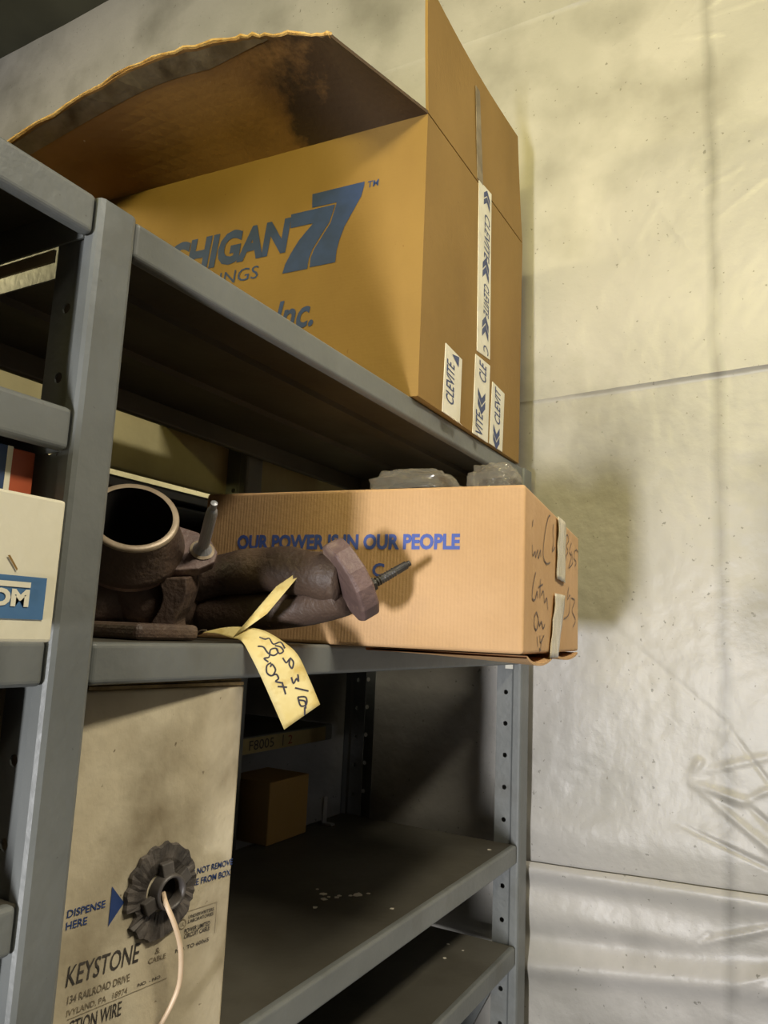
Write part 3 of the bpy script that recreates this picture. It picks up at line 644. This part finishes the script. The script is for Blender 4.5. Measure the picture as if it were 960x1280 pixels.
K_('134 RAILROAD DRIVE', .0135, .071, .0842, .0903, 'ink_faint', .006); K_('IVYLAND, PA   18974', .0140, .0697, .0742, .0797, 'ink_faint', .006)
poly(FK, [(.0148, .0722), (.1108, .0742), (.1108, .0746), (.0148, .0726)], 'ink_faint', kb, 'rule_print')
K_('CTION WIRE', .0165, .0653, .0590, .0705, 'ink', .004)
K_('NO. - NO.', .080, .1045, .0765, .0792, 'ink', .01)
K_('&', .0955, .1005, .0985, .1035, 'ink_faint'); K_('CABLE', .089, .1075, .0922, .0965, 'ink_faint', .008)
K_('UNDERWRITERS', .130, .160, .1195, .1225, 'ink', .01); K_('LABORATORIES', .130, .160, .1155, .1185, 'ink', .01)
K_('POWER LIMITED', .1265, .1565, .1075, .1115, 'ink', .012); K_('CIRCUIT CABLE', .1265, .1565, .1030, .1070, 'ink', .012)
K_('NO. TO 60065', .1180, .1563, .0930, .0965, 'ink', .006)
for q in ([(.163, .0985), (.1634, .0985), (.1634, .1265), (.163, .1265)], [(.128, .1261), (.163, .1261), (.163, .1265), (.128, .1265)]): poly(FK, q, 'ink_faint', kb, 'rule_print')
ring = [(.1235 + .004 * math.cos(k * math.pi / 8), .1165 + .004 * math.sin(k * math.pi / 8)) for k in range(17)]
mb = MB(); ribbon(mb, [FK.at(*p, .0006) for p in ring], FK.n, .0006); put('rule_print', mb, 'ink_faint', kb)
K_('UL', .1213, .1257, .1148, .1182, 'ink_faint')
# spout: ruffled skirt, ring and three lugs
scu, scv = .0955, .1522
mb = MB(); n = 72; vs = []
for k in range(n):
    th = 2 * math.pi * k / n; gap = 1.0 if not (math.radians(197) < th < math.radians(212)) else .82
    ro = (.0368 + .0009 * math.sin(th * 17 + .5) + .0016 * random.random()) * gap
    cs, sn = math.cos(th), math.sin(th) * 1.10
    for r, h in ((ro, .0010), (ro * .97, .0032 + .0022 * random.random()), (.026, .0034 + .0020 * random.random()), (.016, .0022)):
        vs.append(FK.at(scu + r * cs, scv + r * sn, h))
mb.add(vs, [(4 * k + q, 4 * ((k + 1) % n) + q, 4 * ((k + 1) % n) + q + 1, 4 * k + q + 1) for k in range(n) for q in range(3)])
put('spout_skirt', mb, 'spout_skirt', ker)
sp0 = FK.at(scu + .003, scv + .0005, 0)
put('spout_ring', MB().lathe(sp0, FK.n, [(.0160, .002), (.0155, .012), (.0145, .0145), (.0128, .0145), (.0118, .012), (.0115, .001)], 36), 'spout_plastic', ker, smooth=True)
put('spout_hole', MB().lathe(sp0, FK.n, [(.0116, .0026), (0, .0026)], 24), 'dark_hole', ker)
for an in (98, 205, 30):
    cs, sn = math.cos(math.radians(an)), math.sin(math.radians(an)); q = lambda r, t_, h: FK.at(scu + .003 + r * cs - t_ * sn, scv + r * sn + t_ * cs, h)
    put('spout_lug', MB().hexa([q(.0145, -.006, .003), q(.026, -.0062, .003), q(.026, .0062, .003), q(.0145, .006, .003), q(.0145, -.006, .011), q(.0255, -.0062, .009), q(.0255, .0062, .009), q(.0145, .006, .011)]), 'spout_plastic', ker, bevel=.001)
wpts = [FK.at(.097, .150, .003), FK.at(.0915, .1455, .015), FK.at(.0965, .130, .022), FK.at(.104, .1111, .023), FK.at(.109, .0911, .021), FK.at(.1105, .0721, .018), FK.at(.106, .0551, .014), FK.at(.099, .0394, .010), FK.at(.094, .02, .006), FK.at(.091, .0035, .006), FK.at(.086, .0022, .009), FK.at(.080, .0024, .008)]
tag(put('electrical_wire', MB().tube(smooth_line(wpts, 5), .0023, 10), 'wire', None, smooth=True), 'pale insulated wire drooping from the spout of the dispenser carton', 'wire')

# ---------------------------------------------------------------- left bay goods
wb = thing('white_carton', 'white carton with blue label and lettering at the left edge', 'box', (.22, .06, 1.4828))
wbb = put('body', MB().box(.10, 0.336, -.062, .19, 1.4828, 1.5779), 'white_carton', wb, bevel=.002)
put('label', MB().box(.215, 0.3271, -.0628, -.0620, 1.4974, 1.5246), 'label_blue', wb)
FW_ = Face((0, -.0628, 0), (1, -.0628, 0), (0, -.0628, 1), (0, -1, 0))
poly(FW_, [(.27, 1.5174), (0.3153, 1.5174), (0.3153, 1.5209), (.27, 1.5209)], 'white_carton', wb, 'bar_print')
letter(FW_, 'OM', (0.2878, 1.505), (0.3151, 1.505), (0.2878, 1.5163), 'white_carton', wb, .05)
poly(FW_, [(0.2968, 1.5367), (0.2984, 1.5371), (0.3048, 1.5289), (0.3043, 1.5275)], 'carton_old', wb, 'scuff', .0003)
ob = thing('parts_box', 'small blue and orange box stacked on the white carton', 'box', (.28, .08, 1.5785))
put('body', MB().box(.19, .3700, .025, .15, 1.5790, 1.6260), 'box_orange', ob, bevel=.001)
put('blue_band', MB().box(.189, .3455, .0242, .1508, 1.5792, 1.6265), 'box_blue', ob)
put('white_band', MB().box(.3455, .3500, .0240, .151, 1.5791, 1.6266), 'white_carton', ob)
tag(put('cardboard_carton', MB().box(-.62, .265, .005, .37, 1.6635, 1.80), 'carton_dark', None, bevel=.002), 'unseen brown carton added on the second shelf of the left bay to block daylight', 'box')  # unseen carton, added to block daylight into the shelf interior
tag(put('cardboard_carton', MB().box(-.62, .095, .005, .37, 1.4830, 1.620), 'carton_dark', None, bevel=.002), 'unseen brown carton added beside the white carton to block daylight', 'box')  # another unseen daylight blocker
tag(put('cardboard_carton', MB().box(-.62, .08, .005, .37, 1.2960, 1.44), 'carton_dark', None, bevel=.002), 'unseen brown carton added beside the dark brown carton to block daylight', 'box')  # unseen, added to shade the bay beyond
tag(put('cardboard_carton', MB().box(-.62, .28, .005, .37, .9005, 1.25), 'carton_dark', None, bevel=.002), 'unseen tall brown carton added low in the left bay to block daylight', 'box')  # unseen, added to stop daylight passing under the shelf above
tag(put('cardboard_carton', MB().box(.10, .342, .02, .28, 1.2958, 1.438), 'carton_dark', None, bevel=.002), 'dark brown carton under the white carton at the left edge', 'box')

# ---------------------------------------------------------------- dim goods inside the right bay
tag(put('parts_carton', MB().box(1.158, 1.283, .365, .468, 1.1075, 1.2175), 'carton_old', None, bevel=.002), 'small brown carton in the shadow at the back of the lower shelf', 'box')
pb = thing('plastic_case', 'black plastic case behind the exhaust manifold on the middle shelf', 'case', (.78, .30, 1.4815))
put('body', MB().box(.60, 1.00, .25, .36, 1.4815, 1.660), 'black_plastic', pb, bevel=.006, seg=3)
put('lid', MB().box(.595, 1.005, .245, .365, 1.6605, 1.678), 'black_plastic', pb, bevel=.004, seg=3)
kt = thing('metal_canister', 'dark round canister on the rear shelf above the masking tape strip', 'canister', (1.13, .56, 1.2815))
put('body', MB().lathe((1.19, .56, 1.2815), (0, 0, 1), [(0, 0), (.065, 0), (.068, .004), (.068, .105), (.064, .112), (0, .114)], 32), 'black_plastic', kt, smooth=False)
put('cap', MB().lathe((1.19, .56, 1.3955), (0, 0, 1), [(.022, 0), (.022, .012), (0, .014)], 20), 'bolt_dark', kt)
tag(put('metal_bracket', MB().box(1.352, 1.366, .372, .376, 1.1075, 1.160).box(1.352, 1.366, .352, .376, 1.1075, 1.111), 'bolt_steel', None), 'small bright bracket beside the rear post on the lower shelf', 'bracket')

# ---------------------------------------------------------------- paint flakes lying on the shelves
FL = [(1.018, .148, .009), (1.046, .106, .010), (1.026, .125, .004), (1.012, .135, .004), (1.018, .124, .005), (1.0, .136, .006), (.965, .128, .004), (1.026, .036, .004), (1.03, .168, .003), (1.40, .032, .006), (1.06, .095, .004), (1.036, .112, .004)]
FL = [(x, y, 1.1068, r) for x, y, r in FL] + [(1.40, .11, .9262, .004), (1.39, .075, .9262, .003), (1.34, .09, .9262, .004)]
FLAB = ['largest pale paint flake at the left of the cluster on the lower shelf', 'large pale paint flake at the right of the cluster on the lower shelf', 'small paint flake in the middle of the cluster on the lower shelf',
 'tiny paint flake just below the largest flake on the lower shelf', 'small elongated paint flake between the two large flakes on the lower shelf', 'paint flake below the cluster on the lower shelf',
 'tiny paint flake nearest the dispenser carton on the lower shelf', 'lone paint flake near the front lip of the lower shelf', 'tiny paint flake behind the cluster on the lower shelf',
 'paint flake in the far front corner of the lower shelf beside the end post', 'tiny paint flake right of the large right flake on the lower shelf', 'tiny paint flake touching the large right flake on the lower shelf',
 'rearmost tiny paint flake on the bottom shelf', 'tiny paint flake on the bottom shelf nearest the end post', 'frontmost paint flake on the bottom shelf']
for (x, y, z, r), fl_ in zip(FL, FLAB):
    n = random.randint(5, 8); th0 = random.random() * 6
    ring = [(x + r * random.uniform(.5, 1.1) * math.cos(th0 + k * 2 * math.pi / n), y + r * random.uniform(.5, 1.1) * math.sin(th0 + k * 2 * math.pi / n), z) for k in range(n)]
    tag(put('paint_flake', MB().prism(ring, (0, 0, .0006)), 'flake'), fl_, 'flake', 'paint flakes on the lower shelves')
